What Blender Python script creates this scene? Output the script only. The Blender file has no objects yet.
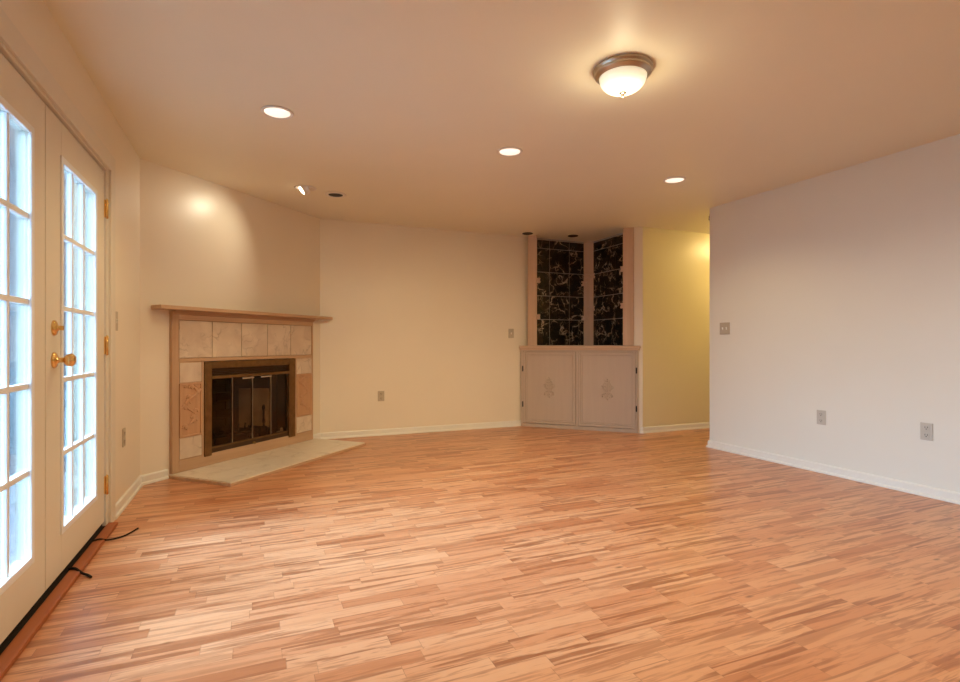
import bpy, bmesh, math, random
from mathutils import Vector, Matrix
random.seed(7)
PI = math.pi
C = bpy.context.scene.collection
SC = bpy.context.scene

# ------------------------------------------------------------------ camera
cam_d = bpy.data.cameras.new('camera'); cam = bpy.data.objects.new('camera', cam_d); C.objects.link(cam)
cam.location = (0, 0, 1.0536)
cam.rotation_euler = (PI / 2, 0, -0.4024)
cam_d.sensor_fit = 'HORIZONTAL'; cam_d.sensor_width = 36.0
cam_d.lens = 532.14 / 960 * 36
cam_d.shift_y = 3.02 / 960
cam_d.clip_start = 0.02
SC.camera = cam

# ------------------------------------------------------------------ world, exposure
SC.view_settings.view_transform = 'Standard'
SC.view_settings.look = 'None'
SC.view_settings.exposure = 1.06
SC.view_settings.gamma = 1.0
SC.view_settings.use_curve_mapping = False
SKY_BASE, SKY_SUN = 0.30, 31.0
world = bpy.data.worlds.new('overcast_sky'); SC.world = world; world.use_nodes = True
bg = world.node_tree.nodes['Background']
# overcast sky, far brighter on the side of the hidden sun (west) than to the north
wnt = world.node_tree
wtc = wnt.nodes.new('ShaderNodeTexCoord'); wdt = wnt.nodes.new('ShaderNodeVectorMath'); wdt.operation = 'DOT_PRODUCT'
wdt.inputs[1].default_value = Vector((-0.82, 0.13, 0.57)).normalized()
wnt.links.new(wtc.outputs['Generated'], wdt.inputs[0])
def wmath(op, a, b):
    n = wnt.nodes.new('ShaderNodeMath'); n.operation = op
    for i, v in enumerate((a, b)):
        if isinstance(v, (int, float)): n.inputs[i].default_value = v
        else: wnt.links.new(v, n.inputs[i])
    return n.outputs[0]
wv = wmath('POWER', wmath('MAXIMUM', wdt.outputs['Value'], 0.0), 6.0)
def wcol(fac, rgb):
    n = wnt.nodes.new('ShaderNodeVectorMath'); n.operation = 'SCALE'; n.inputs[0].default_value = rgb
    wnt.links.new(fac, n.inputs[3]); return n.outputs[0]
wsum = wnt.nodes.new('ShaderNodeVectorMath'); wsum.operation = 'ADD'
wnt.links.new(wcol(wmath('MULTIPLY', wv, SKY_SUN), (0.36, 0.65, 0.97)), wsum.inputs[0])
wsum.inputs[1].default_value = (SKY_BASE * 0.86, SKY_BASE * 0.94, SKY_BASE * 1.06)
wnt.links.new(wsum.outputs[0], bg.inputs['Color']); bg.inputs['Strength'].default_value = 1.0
WARM = (1.0, 0.81, 0.45)
LAMP_L = 0.55
BOWL_W = 22.5
EYE_FILL_W = 74.0        # watts of each eyeball added behind the camera as fill
CAN_W = 16.0
CAN_FILL_W = 20.0  # watts of each recessed lamp added behind the camera
EYE_W = 8.0         # watts per recessed lamp
HALL_L = 36.0

# window light portals (they only help sample the sky through the panes)
for y in (2.268, 3.165):
    ld = bpy.data.lights.new('sky_portal', 'AREA'); ld.shape = 'RECTANGLE'; ld.size = 1.7; ld.size_y = 0.62
    ld.cycles.is_portal = True
    lo = bpy.data.objects.new('sky_portal', ld); C.objects.link(lo)
    lo.location = (-0.98, y, 1.05); lo.rotation_euler = (0, -PI / 2, 0)

# ------------------------------------------------------------------ room numbers
XL, YA, YB = -0.7802, 4.644, 6.1016
XB = XL + (YB - YA)
XC, XD, YD = 3.1591, 4.2302, 5.0305 + 0.0
YD = YB - (XD - XC)
XR, YR = 4.2857, 4.0824
H = 2.44
YF = -1.6            # wall behind the camera
XE = 7.0             # far end of the hallway
WT = 0.15

# ------------------------------------------------------------------ materials
def newmat(name):
    m = bpy.data.materials.new(name); m.use_nodes = True
    return m, m.node_tree, m.node_tree.nodes['Principled BSDF']
def N(nt, t, **kw):
    n = nt.nodes.new(t)
    for k, v in kw.items():
        if k.startswith('i_'):
            key = k[2:]
            n.inputs[int(key) if key.isdigit() else key].default_value = v
        else: setattr(n, k, v)
    return n
def L(nt, a, b): nt.links.new(a, b)
def math_n(nt, op, a, b=None, c=None):
    n = nt.nodes.new('ShaderNodeMath'); n.operation = op
    for i, v in enumerate((a, b, c)):
        if v is None: continue
        if isinstance(v, (int, float)): n.inputs[i].default_value = v
        else: nt.links.new(v, n.inputs[i])
    return n.outputs[0]
def ramp(nt, fac, stops, interp='LINEAR'):
    n = nt.nodes.new('ShaderNodeValToRGB'); n.color_ramp.interpolation = interp
    els = n.color_ramp.elements
    while len(els) < len(stops): els.new(0.5)
    for e, (p, col) in zip(els, stops):
        e.position = p; e.color = (*col, 1)
    if fac is not None: nt.links.new(fac, n.inputs[0])
    return n.outputs[0]
def mix(nt, fac, a, b, bt='MIX'):
    n = nt.nodes.new('ShaderNodeMix'); n.data_type = 'RGBA'; n.blend_type = bt
    for s, v in ((0, fac), (6, a), (7, b)):
        if isinstance(v, (int, float)): n.inputs[s].default_value = v
        elif isinstance(v, tuple): n.inputs[s].default_value = (*v, 1)
        else: nt.links.new(v, n.inputs[s])
    return n.outputs[2]
def bump(nt, bsdf, h, strength, dist=0.002):
    b = nt.nodes.new('ShaderNodeBump'); b.inputs['Strength'].default_value = strength; b.inputs['Distance'].default_value = dist
    nt.links.new(h, b.inputs['Height']); nt.links.new(b.outputs[0], bsdf.inputs['Normal'])

def plain(name, col, rough=0.5, metal=0.0, noise=0.0, nscale=8.0, spec=0.5, bmp=0.0):
    m, nt, b = newmat(name)
    b.inputs['Roughness'].default_value = rough; b.inputs['Metallic'].default_value = metal
    b.inputs['Specular IOR Level'].default_value = spec
    tc = N(nt, 'ShaderNodeTexCoord'); nz = N(nt, 'ShaderNodeTexNoise', i_Scale=nscale, i_Detail=4.0)
    L(nt, tc.outputs['Object'], nz.inputs['Vector'])
    lo = tuple(c * (1 - noise) for c in col); hi = tuple(min(1, c * (1 + noise)) for c in col)
    L(nt, ramp(nt, nz.outputs['Fac'], [(0.3, lo), (0.7, hi)]), b.inputs['Base Color'])
    if bmp: bump(nt, b, nz.outputs['Fac'], bmp)
    return m

def paint(name, col, rough, spec=0.5):
    m, nt, b = newmat(name)
    tc = N(nt, 'ShaderNodeTexCoord')
    n1 = N(nt, 'ShaderNodeTexNoise', i_Scale=1.3, i_Detail=3.0); n2 = N(nt, 'ShaderNodeTexNoise', i_Scale=160.0, i_Detail=2.0)
    L(nt, tc.outputs['Object'], n1.inputs['Vector']); L(nt, tc.outputs['Object'], n2.inputs['Vector'])
    L(nt, ramp(nt, n1.outputs['Fac'], [(0.3, tuple(c * 0.985 for c in col)), (0.7, tuple(c * 1.015 for c in col))]), b.inputs['Base Color'])
    b.inputs['Roughness'].default_value = rough; b.inputs['Specular IOR Level'].default_value = spec
    bump(nt, b, n2.outputs['Fac'], 0.04, 0.001)
    return m

def wood(name, c1, c2, rough=0.45, axis='Z', scale=1.0):
    m, nt, b = newmat(name)
    tc = N(nt, 'ShaderNodeTexCoord'); mp = N(nt, 'ShaderNodeMapping')
    s = {'X': (1.2, 22, 22), 'Y': (22, 1.2, 22), 'Z': (22, 22, 1.2)}[axis]
    mp.inputs['Scale'].default_value = tuple(v * scale for v in s)
    L(nt, tc.outputs['Object'], mp.inputs['Vector'])
    n1 = N(nt, 'ShaderNodeTexNoise', i_Scale=1.0, i_Detail=6.0, i_Distortion=0.4)
    L(nt, mp.outputs[0], n1.inputs['Vector'])
    n2 = N(nt, 'ShaderNodeTexNoise', i_Scale=5.0, i_Detail=3.0); L(nt, tc.outputs['Object'], n2.inputs['Vector'])
    col = ramp(nt, n1.outputs['Fac'], [(0.3, c1), (0.68, c2)])
    col = mix(nt, math_n(nt, 'MULTIPLY', n2.outputs['Fac'], 0.25), col, c1)
    L(nt, col, b.inputs['Base Color']); b.inputs['Roughness'].default_value = rough
    bump(nt, b, n1.outputs['Fac'], 0.15, 0.001)
    return m

def floor_mat():
    m, nt, b = newmat('laminate_floor')
    tc = N(nt, 'ShaderNodeTexCoord'); sp = N(nt, 'ShaderNodeSeparateXYZ'); L(nt, tc.outputs['Object'], sp.inputs[0])
    x, y = sp.outputs[0], sp.outputs[1]
    W = 0.0655
    ry = math_n(nt, 'DIVIDE', y, W); row = math_n(nt, 'FLOOR', ry); fy = math_n(nt, 'FRACT', ry)
    wr = N(nt, 'ShaderNodeTexWhiteNoise', noise_dimensions='1D'); L(nt, row, wr.inputs['W'])
    wr2 = N(nt, 'ShaderNodeTexWhiteNoise', noise_dimensions='1D'); L(nt, math_n(nt, 'ADD', row, 37.3), wr2.inputs['W'])
    ln = math_n(nt, 'MULTIPLY_ADD', wr2.outputs['Value'], 0.16, 0.33)
    rx = math_n(nt, 'DIVIDE', math_n(nt, 'MULTIPLY_ADD', wr.outputs['Value'], 3.0, math_n(nt, 'ADD', x, 20.0)), ln)
    col = math_n(nt, 'FLOOR', rx); fx = math_n(nt, 'FRACT', rx)
    cid = N(nt, 'ShaderNodeCombineXYZ'); L(nt, col, cid.inputs[0]); L(nt, row, cid.inputs[1])
    wc = N(nt, 'ShaderNodeTexWhiteNoise', noise_dimensions='2D'); L(nt, cid.outputs[0], wc.inputs['Vector'])
    r = wc.outputs['Value']
    wsep = N(nt, 'ShaderNodeSeparateColor'); L(nt, wc.outputs['Color'], wsep.inputs[0])
    r2, r3 = wsep.outputs[1], wsep.outputs[2]
    base = ramp(nt, r, [(0.0, FL[0]), (0.35, FL[1]), (0.7, FL[2]), (0.9, FL[3]), (1.0, FL[4])])
    # grain, different in each strip
    gv = N(nt, 'ShaderNodeCombineXYZ')
    L(nt, math_n(nt, 'MULTIPLY_ADD', r, 71.0, math_n(nt, 'MULTIPLY', x, 2.0)), gv.inputs[0])
    L(nt, math_n(nt, 'MULTIPLY_ADD', r2, 53.0, math_n(nt, 'MULTIPLY', y, 34.0)), gv.inputs[1])
    L(nt, math_n(nt, 'MULTIPLY', r3, 31.0), gv.inputs[2])
    g1 = N(nt, 'ShaderNodeTexNoise', i_Scale=1.0, i_Detail=3.0, i_Roughness=0.5, i_Distortion=0.45); L(nt, gv.outputs[0], g1.inputs['Vector'])
    streak = ramp(nt, g1.outputs['Fac'], [(0.515, (0, 0, 0)), (0.55, (0.5, 0.5, 0.5)), (0.60, (0.95, 0.95, 0.95)), (0.70, (1, 1, 1))])
    amt = math_n(nt, 'MULTIPLY', streak, math_n(nt, 'MULTIPLY_ADD', r3, 0.60, 0.32))
    c = mix(nt, amt, base, FL[5])
    # shorter, finer dark figure
    hv = N(nt, 'ShaderNodeCombineXYZ')
    L(nt, math_n(nt, 'MULTIPLY_ADD', r3, 47.0, math_n(nt, 'MULTIPLY', x, 6.5)), hv.inputs[0])
    L(nt, math_n(nt, 'MULTIPLY_ADD', r, 91.0, math_n(nt, 'MULTIPLY', y, 62.0)), hv.inputs[1]); L(nt, math_n(nt, 'MULTIPLY', r2, 23.0), hv.inputs[2])
    g3 = N(nt, 'ShaderNodeTexNoise', i_Scale=1.0, i_Detail=3.0, i_Roughness=0.55, i_Distortion=0.8); L(nt, hv.outputs[0], g3.inputs['Vector'])
    fig = ramp(nt, g3.outputs['Fac'], [(0.52, (0, 0, 0)), (0.60, (0.8, 0.8, 0.8)), (0.70, (1, 1, 1))])
    c = mix(nt, math_n(nt, 'MULTIPLY', fig, math_n(nt, 'MULTIPLY_ADD', r2, 0.45, 0.12)), c, FL[5])
    # fine grain
    gf = N(nt, 'ShaderNodeCombineXYZ')
    L(nt, math_n(nt, 'MULTIPLY_ADD', r2, 40.0, math_n(nt, 'MULTIPLY', x, 5.0)), gf.inputs[0])
    L(nt, math_n(nt, 'MULTIPLY', y, 190.0), gf.inputs[1]); L(nt, r, gf.inputs[2])
    g2 = N(nt, 'ShaderNodeTexNoise', i_Scale=1.0, i_Detail=4.0); L(nt, gf.outputs[0], g2.inputs['Vector'])
    c = mix(nt, math_n(nt, 'MULTIPLY', g2.outputs['Fac'], 0.28), c, FL[3])
    # knots
    kv = N(nt, 'ShaderNodeCombineXYZ')
    L(nt, math_n(nt, 'MULTIPLY', x, 4.2), kv.inputs[0]); L(nt, math_n(nt, 'MULTIPLY', y, 11.0), kv.inputs[1])
    vo = N(nt, 'ShaderNodeTexVoronoi', i_Scale=1.0); L(nt, kv.outputs[0], vo.inputs['Vector'])
    vs = N(nt, 'ShaderNodeSeparateColor'); L(nt, vo.outputs['Color'], vs.inputs[0])
    kn = math_n(nt, 'MULTIPLY', ramp(nt, vo.outputs['Distance'], [(0.03, (1, 1, 1)), (0.13, (0, 0, 0))]), math_n(nt, 'GREATER_THAN', vs.outputs[0], 0.62))
    c = mix(nt, math_n(nt, 'MULTIPLY', kn, 0.7), c, (0.16, 0.06, 0.025))
    # joints: strip sides and ends
    ey = math_n(nt, 'LESS_THAN', math_n(nt, 'MINIMUM', fy, math_n(nt, 'SUBTRACT', 1.0, fy)), 0.015)
    ex = math_n(nt, 'LESS_THAN', math_n(nt, 'MULTIPLY', fx, ln), 0.0022)
    j = math_n(nt, 'MAXIMUM', math_n(nt, 'MULTIPLY', ey, 0.18), math_n(nt, 'MULTIPLY', ex, 0.35))
    c = mix(nt, j, c, (0.22, 0.09, 0.04))
    L(nt, c, b.inputs['Base Color'])
    b.inputs['Roughness'].default_value = 0.30
    b.inputs['Specular IOR Level'].default_value = 0.38
    bump(nt, b, g2.outputs['Fac'], 0.03, 0.0005)
    return m
FL = [(0.75, 0.40, 0.213), (0.70, 0.342, 0.171), (0.655, 0.296, 0.143), (0.60, 0.25, 0.115), (0.49, 0.185, 0.08), (0.27, 0.082, 0.03)]

def marble(name, base, vein, vein2, scale, w, rough=0.15, amount=1.0, cloud=None):
    """tile marble: pattern differs per tile island"""
    m, nt, b = newmat(name)
    tc = N(nt, 'ShaderNodeTexCoord'); geo = N(nt, 'ShaderNodeNewGeometry')
    off = N(nt, 'ShaderNodeVectorMath', operation='MULTIPLY_ADD')
    rv = N(nt, 'ShaderNodeCombineXYZ'); L(nt, geo.outputs['Random Per Island'], rv.inputs[0]); L(nt, geo.outputs['Random Per Island'], rv.inputs[2])
    L(nt, rv.outputs[0], off.inputs[0]); off.inputs[1].default_value = (17, 0, 29); L(nt, tc.outputs['Object'], off.inputs[2])
    nz = N(nt, 'ShaderNodeTexNoise', i_Scale=scale * 0.6, i_Detail=5.0, i_Distortion=1.0); L(nt, off.outputs[0], nz.inputs['Vector'])
    dist = N(nt, 'ShaderNodeVectorMath', operation='MULTIPLY_ADD'); L(nt, nz.outputs['Color'], dist.inputs[0])
    dist.inputs[1].default_value = (0.35, 0.35, 0.35); L(nt, off.outputs[0], dist.inputs[2])
    def veins(sc, width):
        v = N(nt, 'ShaderNodeTexVoronoi', feature='DISTANCE_TO_EDGE', i_Scale=sc); L(nt, dist.outputs[0], v.inputs['Vector'])
        return ramp(nt, v.outputs['Distance'], [(0.0, (1, 1, 1)), (width, (0, 0, 0))])
    n3 = N(nt, 'ShaderNodeTexNoise', i_Scale=scale, i_Detail=3.0); L(nt, off.outputs[0], n3.inputs['Vector'])
    gate = ramp(nt, n3.outputs['Fac'], [(0.42, (0, 0, 0)), (0.62, (1, 1, 1))])
    col = ramp(nt, nz.outputs['Fac'], [(0.35, base), (0.7, cloud or base)])
    col = mix(nt, math_n(nt, 'MULTIPLY', math_n(nt, 'MULTIPLY', veins(scale * 0.7, w), gate), amount), col, vein)
    col = mix(nt, math_n(nt, 'MULTIPLY', math_n(nt, 'MULTIPLY', veins(scale * 1.7, w * 0.7), gate), 0.5 * amount), col, vein2)
    L(nt, col, b.inputs['Base Color']); b.inputs['Roughness'].default_value = rough
    return m

def glass(name, tint, gloss=0.08, rough=0.02):
    m = bpy.data.materials.new(name); m.use_nodes = True; nt = m.node_tree
    for n in list(nt.nodes): nt.nodes.remove(n)
    out = N(nt, 'ShaderNodeOutputMaterial'); tr = N(nt, 'ShaderNodeBsdfTransparent'); gl = N(nt, 'ShaderNodeBsdfGlossy')
    tr.inputs['Color'].default_value = (*tint, 1); gl.inputs['Roughness'].default_value = rough
    fr = N(nt, 'ShaderNodeFresnel', i_IOR=1.45); mx = N(nt, 'ShaderNodeMixShader')
    f = math_n(nt, 'MULTIPLY', fr.outputs[0], gloss)
    L(nt, f, mx.inputs[0]); L(nt, tr.outputs[0], mx.inputs[1]); L(nt, gl.outputs[0], mx.inputs[2]); L(nt, mx.outputs[0], out.inputs[0])
    return m

def emit(name, col, strength, texture=False):
    m, nt, b = newmat(name)
    b.inputs['Base Color'].default_value = (*col, 1)
    b.inputs['Roughness'].default_value = 0.3
    if texture:
        tc = N(nt, 'ShaderNodeTexCoord'); nz = N(nt, 'ShaderNodeTexNoise', i_Scale=9.0, i_Detail=4.0, i_Distortion=1.5); L(nt, tc.outputs['Object'], nz.inputs['Vector'])
        L(nt, ramp(nt, nz.outputs['Fac'], [(0.35, tuple(c * 0.72 for c in col)), (0.65, col)]), b.inputs['Emission Color'])
    else: b.inputs['Emission Color'].default_value = (*col, 1)
    b.inputs['Emission Strength'].default_value = strength
    return m

M = {}
M['wall'] = paint('cream_wall_paint', (0.84, 0.74, 0.60), 0.33)
M['wall_white'] = paint('off_white_wall_paint', (0.81, 0.775, 0.69), 0.36)
M['hall'] = paint('pale_yellow_paint', (0.80, 0.71, 0.47), 0.33)
M['ceiling'] = paint('ceiling_paint', (0.88, 0.815, 0.655), 0.45, 0.3)
M['trim'] = plain('white_trim_paint', (0.84, 0.80, 0.73), 0.32, noise=0.01)
M['door'] = plain('door_paint', (0.77, 0.70, 0.585), 0.35, noise=0.01)
M['lite'] = plain('white_lite_frame', (0.86, 0.87, 0.88), 0.35, noise=0.01)
M['floor'] = floor_mat()
M['threshold'] = wood('red_oak_threshold', (0.32, 0.08, 0.02), (0.43, 0.125, 0.038), 0.5, 'X')
M['oak'] = wood('pickled_oak', (0.50, 0.30, 0.175), (0.60, 0.385, 0.235), 0.5, 'Z')
M['oak_x'] = wood('pickled_oak_horizontal', (0.50, 0.30, 0.175), (0.60, 0.385, 0.235), 0.5, 'X')
M['carve'] = wood('carved_oak', (0.52, 0.28, 0.15), (0.60, 0.34, 0.19), 0.5, 'Z')
M['pickled'] = wood('whitewashed_wood', (0.525, 0.405, 0.31), (0.56, 0.435, 0.335), 0.45, 'Z')
M['cabframe'] = wood('pinkish_wood_frame', (0.57, 0.37, 0.23), (0.66, 0.46, 0.305), 0.45, 'Z')
M['cabframe_x'] = wood('pinkish_wood_top', (0.57, 0.37, 0.23), (0.66, 0.46, 0.305), 0.45, 'X')
M['groove'] = plain('dark_groove', (0.22, 0.14, 0.09), 0.7, noise=0.1)
M['white_marble'] = marble('white_marble', (0.74, 0.60, 0.47), (0.45, 0.33, 0.25), (0.55, 0.42, 0.33), 7.0, 0.05, 0.25, 0.8, (0.62, 0.47, 0.36))
M['hearth_marble'] = marble('hearth_marble', (0.84, 0.74, 0.61), (0.55, 0.44, 0.33), (0.64, 0.53, 0.41), 5.0, 0.06, 0.3, 0.7, (0.76, 0.66, 0.53))
M['grout'] = plain('tan_grout', (0.42, 0.29, 0.19), 0.8, noise=0.1)
M['black_marble'] = marble('black_marble', (0.006, 0.005, 0.004), (0.62, 0.50, 0.38), (0.30, 0.20, 0.12), 8.0, 0.045, 0.22, 1.0, (0.030, 0.018, 0.011))
M['light_grout'] = plain('pale_grout', (0.42, 0.36, 0.31), 0.8, noise=0.1)
M['brass'] = plain('polished_brass', (0.80, 0.53, 0.20), 0.22, 1.0, noise=0.05)
M['oldbrass'] = plain('aged_brass', (0.24, 0.14, 0.06), 0.42, 1.0, noise=0.15, nscale=20)
M['bronze'] = plain('dark_bronze', (0.10, 0.06, 0.035), 0.40, 0.8, noise=0.15)
M['chrome'] = plain('bright_metal', (0.85, 0.82, 0.78), 0.2, 1.0)
M['nickel'] = plain('brushed_nickel', (0.52, 0.44, 0.35), 0.32, 1.0, noise=0.05)
M['black_iron'] = plain('black_iron', (0.012, 0.010, 0.009), 0.6, 0.3, noise=0.2)
M['soot'] = plain('sooty_firebrick', (0.075, 0.046, 0.032), 0.9, noise=0.5, nscale=6, bmp=0.3)
M['firebrick'] = plain('pale_firebrick', (0.78, 0.62, 0.43), 0.9, noise=0.35, nscale=5, bmp=0.2)
M['smoke_glass'] = glass('smoked_glass', (0.74, 0.66, 0.58), 0.14)
M['pane'] = glass('window_glass', (0.97, 0.98, 0.98), 0.8)
M['plate'] = plain('beige_plate', (0.50, 0.42, 0.32), 0.4, noise=0.02)
M['plate_grey'] = plain('almond_plate', (0.55, 0.50, 0.43), 0.4, noise=0.02)
M['slot'] = plain('dark_slot', (0.03, 0.025, 0.02), 0.7)
M['can_lens'] = emit('recessed_lens', (1.0, 0.90, 0.77), 0.55, True)
M['eye_lens'] = emit('eyeball_bulb', (1.0, 0.80, 0.55), 5.0)
def bowl_mat():
    """alabaster glass, hottest at the bottom where the bulbs hang"""
    m, nt, b = newmat('alabaster_bowl')
    tc = N(nt, 'ShaderNodeTexCoord'); sp = N(nt, 'ShaderNodeSeparateXYZ'); L(nt, tc.outputs['Generated'], sp.inputs[0])
    nz = N(nt, 'ShaderNodeTexNoise', i_Scale=3.0, i_Detail=3.0, i_Distortion=1.5); L(nt, tc.outputs['Generated'], nz.inputs['Vector'])
    s_ = ramp(nt, sp.outputs[2], [(0.0, (0.75, 0.75, 0.75)), (0.30, (1, 1, 1)), (0.65, (0.62, 0.62, 0.62)), (1.0, (0.36, 0.36, 0.36))])
    L(nt, ramp(nt, nz.outputs['Fac'], [(0.3, (1.0, 0.90, 0.58)), (0.7, (1.0, 0.95, 0.74))]), b.inputs['Emission Color'])
    L(nt, math_n(nt, 'MULTIPLY', s_, LAMP_L), b.inputs['Emission Strength'])
    b.inputs['Base Color'].default_value = (0.9, 0.86, 0.75, 1); b.inputs['Roughness'].default_value = 0.3
    return m
M['bowl'] = bowl_mat()
M['hall_bowl'] = emit('hall_lamp_bowl', (1.0, 0.78, 0.34), HALL_L)
M['ring'] = plain('white_trim_ring', (0.82, 0.76, 0.68), 0.4)
M['rubber'] = plain('black_rubber', (0.03, 0.022, 0.018), 0.9, spec=0.1)
M['snow'] = plain('snowy_patio', (0.30, 0.31, 0.33), 0.9, noise=0.06, nscale=2)
M['vinyl'] = plain('white_vinyl', (0.40, 0.43, 0.48), 0.5, noise=0.02)
M['bluepost'] = plain('grey_blue_paint', (0.22, 0.26, 0.33), 0.6, noise=0.05)
M['white_ash'] = plain('white_ash', (0.72, 0.66, 0.56), 0.9, noise=0.1, nscale=30)
def brick_mat():
    m, nt, b = newmat('grey_brick')
    tc = N(nt, 'ShaderNodeTexCoord'); mp = N(nt, 'ShaderNodeMapping'); mp.inputs['Rotation'].default_value = (PI / 2, 0, 0)
    L(nt, tc.outputs['Object'], mp.inputs['Vector'])
    br = N(nt, 'ShaderNodeTexBrick', i_Scale=1.0); L(nt, mp.outputs[0], br.inputs['Vector'])
    br.inputs['Color1'].default_value = (0.20, 0.16, 0.14, 1); br.inputs['Color2'].default_value = (0.27, 0.21, 0.18, 1); br.inputs['Mortar'].default_value = (0.5, 0.48, 0.46, 1)
    br.inputs['Brick Width'].default_value = 0.22; br.inputs['Row Height'].default_value = 0.075; br.inputs['Mortar Size'].default_value = 0.008
    L(nt, br.outputs['Color'], b.inputs['Base Color']); b.inputs['Roughness'].default_value = 0.9
    return m
M['brick'] = brick_mat()

# ------------------------------------------------------------------ mesh helpers
class MB:
    def __init__(s): s.bm = bmesh.new()
    def box(s, x0, x1, y0, y1, z0, z1, mi=0, bev=0.0):
        t = bmesh.new()
        vs = [t.verts.new((x, y, z)) for x in (x0, x1) for y in (y0, y1) for z in (z0, z1)]
        for f in ((0, 1, 3, 2), (4, 6, 7, 5), (0, 4, 5, 1), (2, 3, 7, 6), (0, 2, 6, 4), (1, 5, 7, 3)):
            t.faces.new([vs[i] for i in f]).material_index = mi
        if bev: bmesh.ops.bevel(t, geom=t.edges[:], offset=bev, segments=2, affect='EDGES', profile=0.6)
        for f in t.faces: f.material_index = mi
        s.absorb(t); return s
    def absorb(s, t, mat=None):
        bmesh.ops.recalc_face_normals(t, faces=t.faces[:])
        me = bpy.data.meshes.new('tmp'); t.to_mesh(me); t.free()
        if mat is not None: me.transform(mat)
        s.bm.from_mesh(me); bpy.data.meshes.remove(me)
    def prism(s, pts, z0, z1, mi=0, bev=0.0):
        """polygon in xy extruded in z"""
        t = bmesh.new()
        a = [t.verts.new((x, y, z0)) for x, y in pts]; b = [t.verts.new((x, y, z1)) for x, y in pts]
        n = len(pts); t.faces.new(a[::-1]); t.faces.new(b)
        for i in range(n): t.faces.new((a[i], a[(i + 1) % n], b[(i + 1) % n], b[i]))
        if bev: bmesh.ops.bevel(t, geom=t.edges[:], offset=bev, segments=2, affect='EDGES', profile=0.6)
        for f in t.faces: f.material_index = mi
        s.absorb(t); return s
    def lathe(s, prof, n=40, mat=None, mi=0, cap=True):
        """profile of (r, z) turned about z"""
        t = bmesh.new(); rings = []
        for r, z in prof:
            if r < 1e-6: rings.append([t.verts.new((0, 0, z))])
            else: rings.append([t.verts.new((r * math.cos(2 * PI * k / n), r * math.sin(2 * PI * k / n), z)) for k in range(n)])
        for a, b in zip(rings, rings[1:]):
            for k in range(n):
                k2 = (k + 1) % n
                if len(a) == 1 and len(b) == 1: continue
                if len(a) == 1: t.faces.new((a[0], b[k], b[k2]))
                elif len(b) == 1: t.faces.new((a[k], a[k2], b[0]))
                else: t.faces.new((a[k], a[k2], b[k2], b[k]))
        if cap:
            for rg in (rings[0], rings[-1]):
                if len(rg) > 1: t.faces.new(rg)
        for f in t.faces: f.material_index = mi; f.smooth = True
        s.absorb(t, mat); return s
    def tube(s, pts, r, n=8, mi=0, taper=None):
        pts = [Vector(p) for p in pts]; t = bmesh.new(); rings = []
        ref = Vector((0.13, 0.27, 0.95))
        for i, p in enumerate(pts):
            d = (pts[min(i + 1, len(pts) - 1)] - pts[max(i - 1, 0)]).normalized()
            u = d.cross(ref).normalized(); v = d.cross(u)
            rr = r * (taper(i / (len(pts) - 1)) if taper else 1)
            rings.append([t.verts.new(p + rr * (math.cos(2 * PI * k / n) * u + math.sin(2 * PI * k / n) * v)) for k in range(n)])
        for a, b in zip(rings, rings[1:]):
            for k in range(n): t.faces.new((a[k], a[(k + 1) % n], b[(k + 1) % n], b[k]))
        t.faces.new(rings[0]); t.faces.new(rings[-1])
        for f in t.faces: f.material_index = mi; f.smooth = True
        s.absorb(t); return s
    def ball(s, c, sx, sy, sz, rot=0.0, mi=0, axis='Y', n=12):
        t = bmesh.new(); bmesh.ops.create_uvsphere(t, u_segments=n, v_segments=max(6, n // 2), radius=1)
        for f in t.faces: f.smooth = True; f.material_index = mi
        s.absorb(t, Matrix.Translation(c) @ Matrix.Rotation(rot, 4, axis) @ Matrix.Diagonal((sx, sy, sz, 1))); return s
    def build(s, name, mats, parent=None, loc=None):
        me = bpy.data.meshes.new(name); s.bm.to_mesh(me); s.bm.free()
        for m in (mats if isinstance(mats, (list, tuple)) else [mats]): me.materials.append(m)
        o = bpy.data.objects.new(name, me); C.objects.link(o)
        if parent: o.parent = parent
        if loc: o.location = loc
        return o

def tag(o, label=None, cat=None, group=None, kind=None):
    if label: o['label'] = label
    if cat: o['category'] = cat
    if group: o['group'] = group
    if kind: o['kind'] = kind
    return o
def thing(name, loc, rz=0.0, label=None, cat=None, group=None, kind=None):
    o = bpy.data.objects.new(name, None); C.objects.link(o); o.empty_display_size = 0.1
    o.location = loc; o.rotation_euler = (0, 0, rz)
    return tag(o, label, cat, group, kind)
def struct(mb, name, mat): return tag(mb.build(name, mat), kind='structure')
def dup(root, loc, rz, label):
    r = root.copy(); C.objects.link(r); r.location = loc; r.rotation_euler = (0, 0, rz); r['label'] = label
    for ch in list(root.children):
        c = ch.copy(); C.objects.link(c); c.parent = r
        for g in ch.children:
            d = g.copy(); C.objects.link(d); d.parent = c
    return r

R2 = math.sqrt(0.5)
R_BACK, R_RIGHT, R_LEFT, R_FP, R_CAB = 0.0, -PI / 2, PI / 2, PI / 4, -PI / 4   # local -y faces the room
def fp(s, d, z=0.0): return Vector((XL + (s + d) * R2, YA + (s - d) * R2, z))      # along the chimney wall, d out into the room
def cb(s, d, z=0.0): return Vector((XC + (s - d) * R2, YB + (-s - d) * R2, z))

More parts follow.
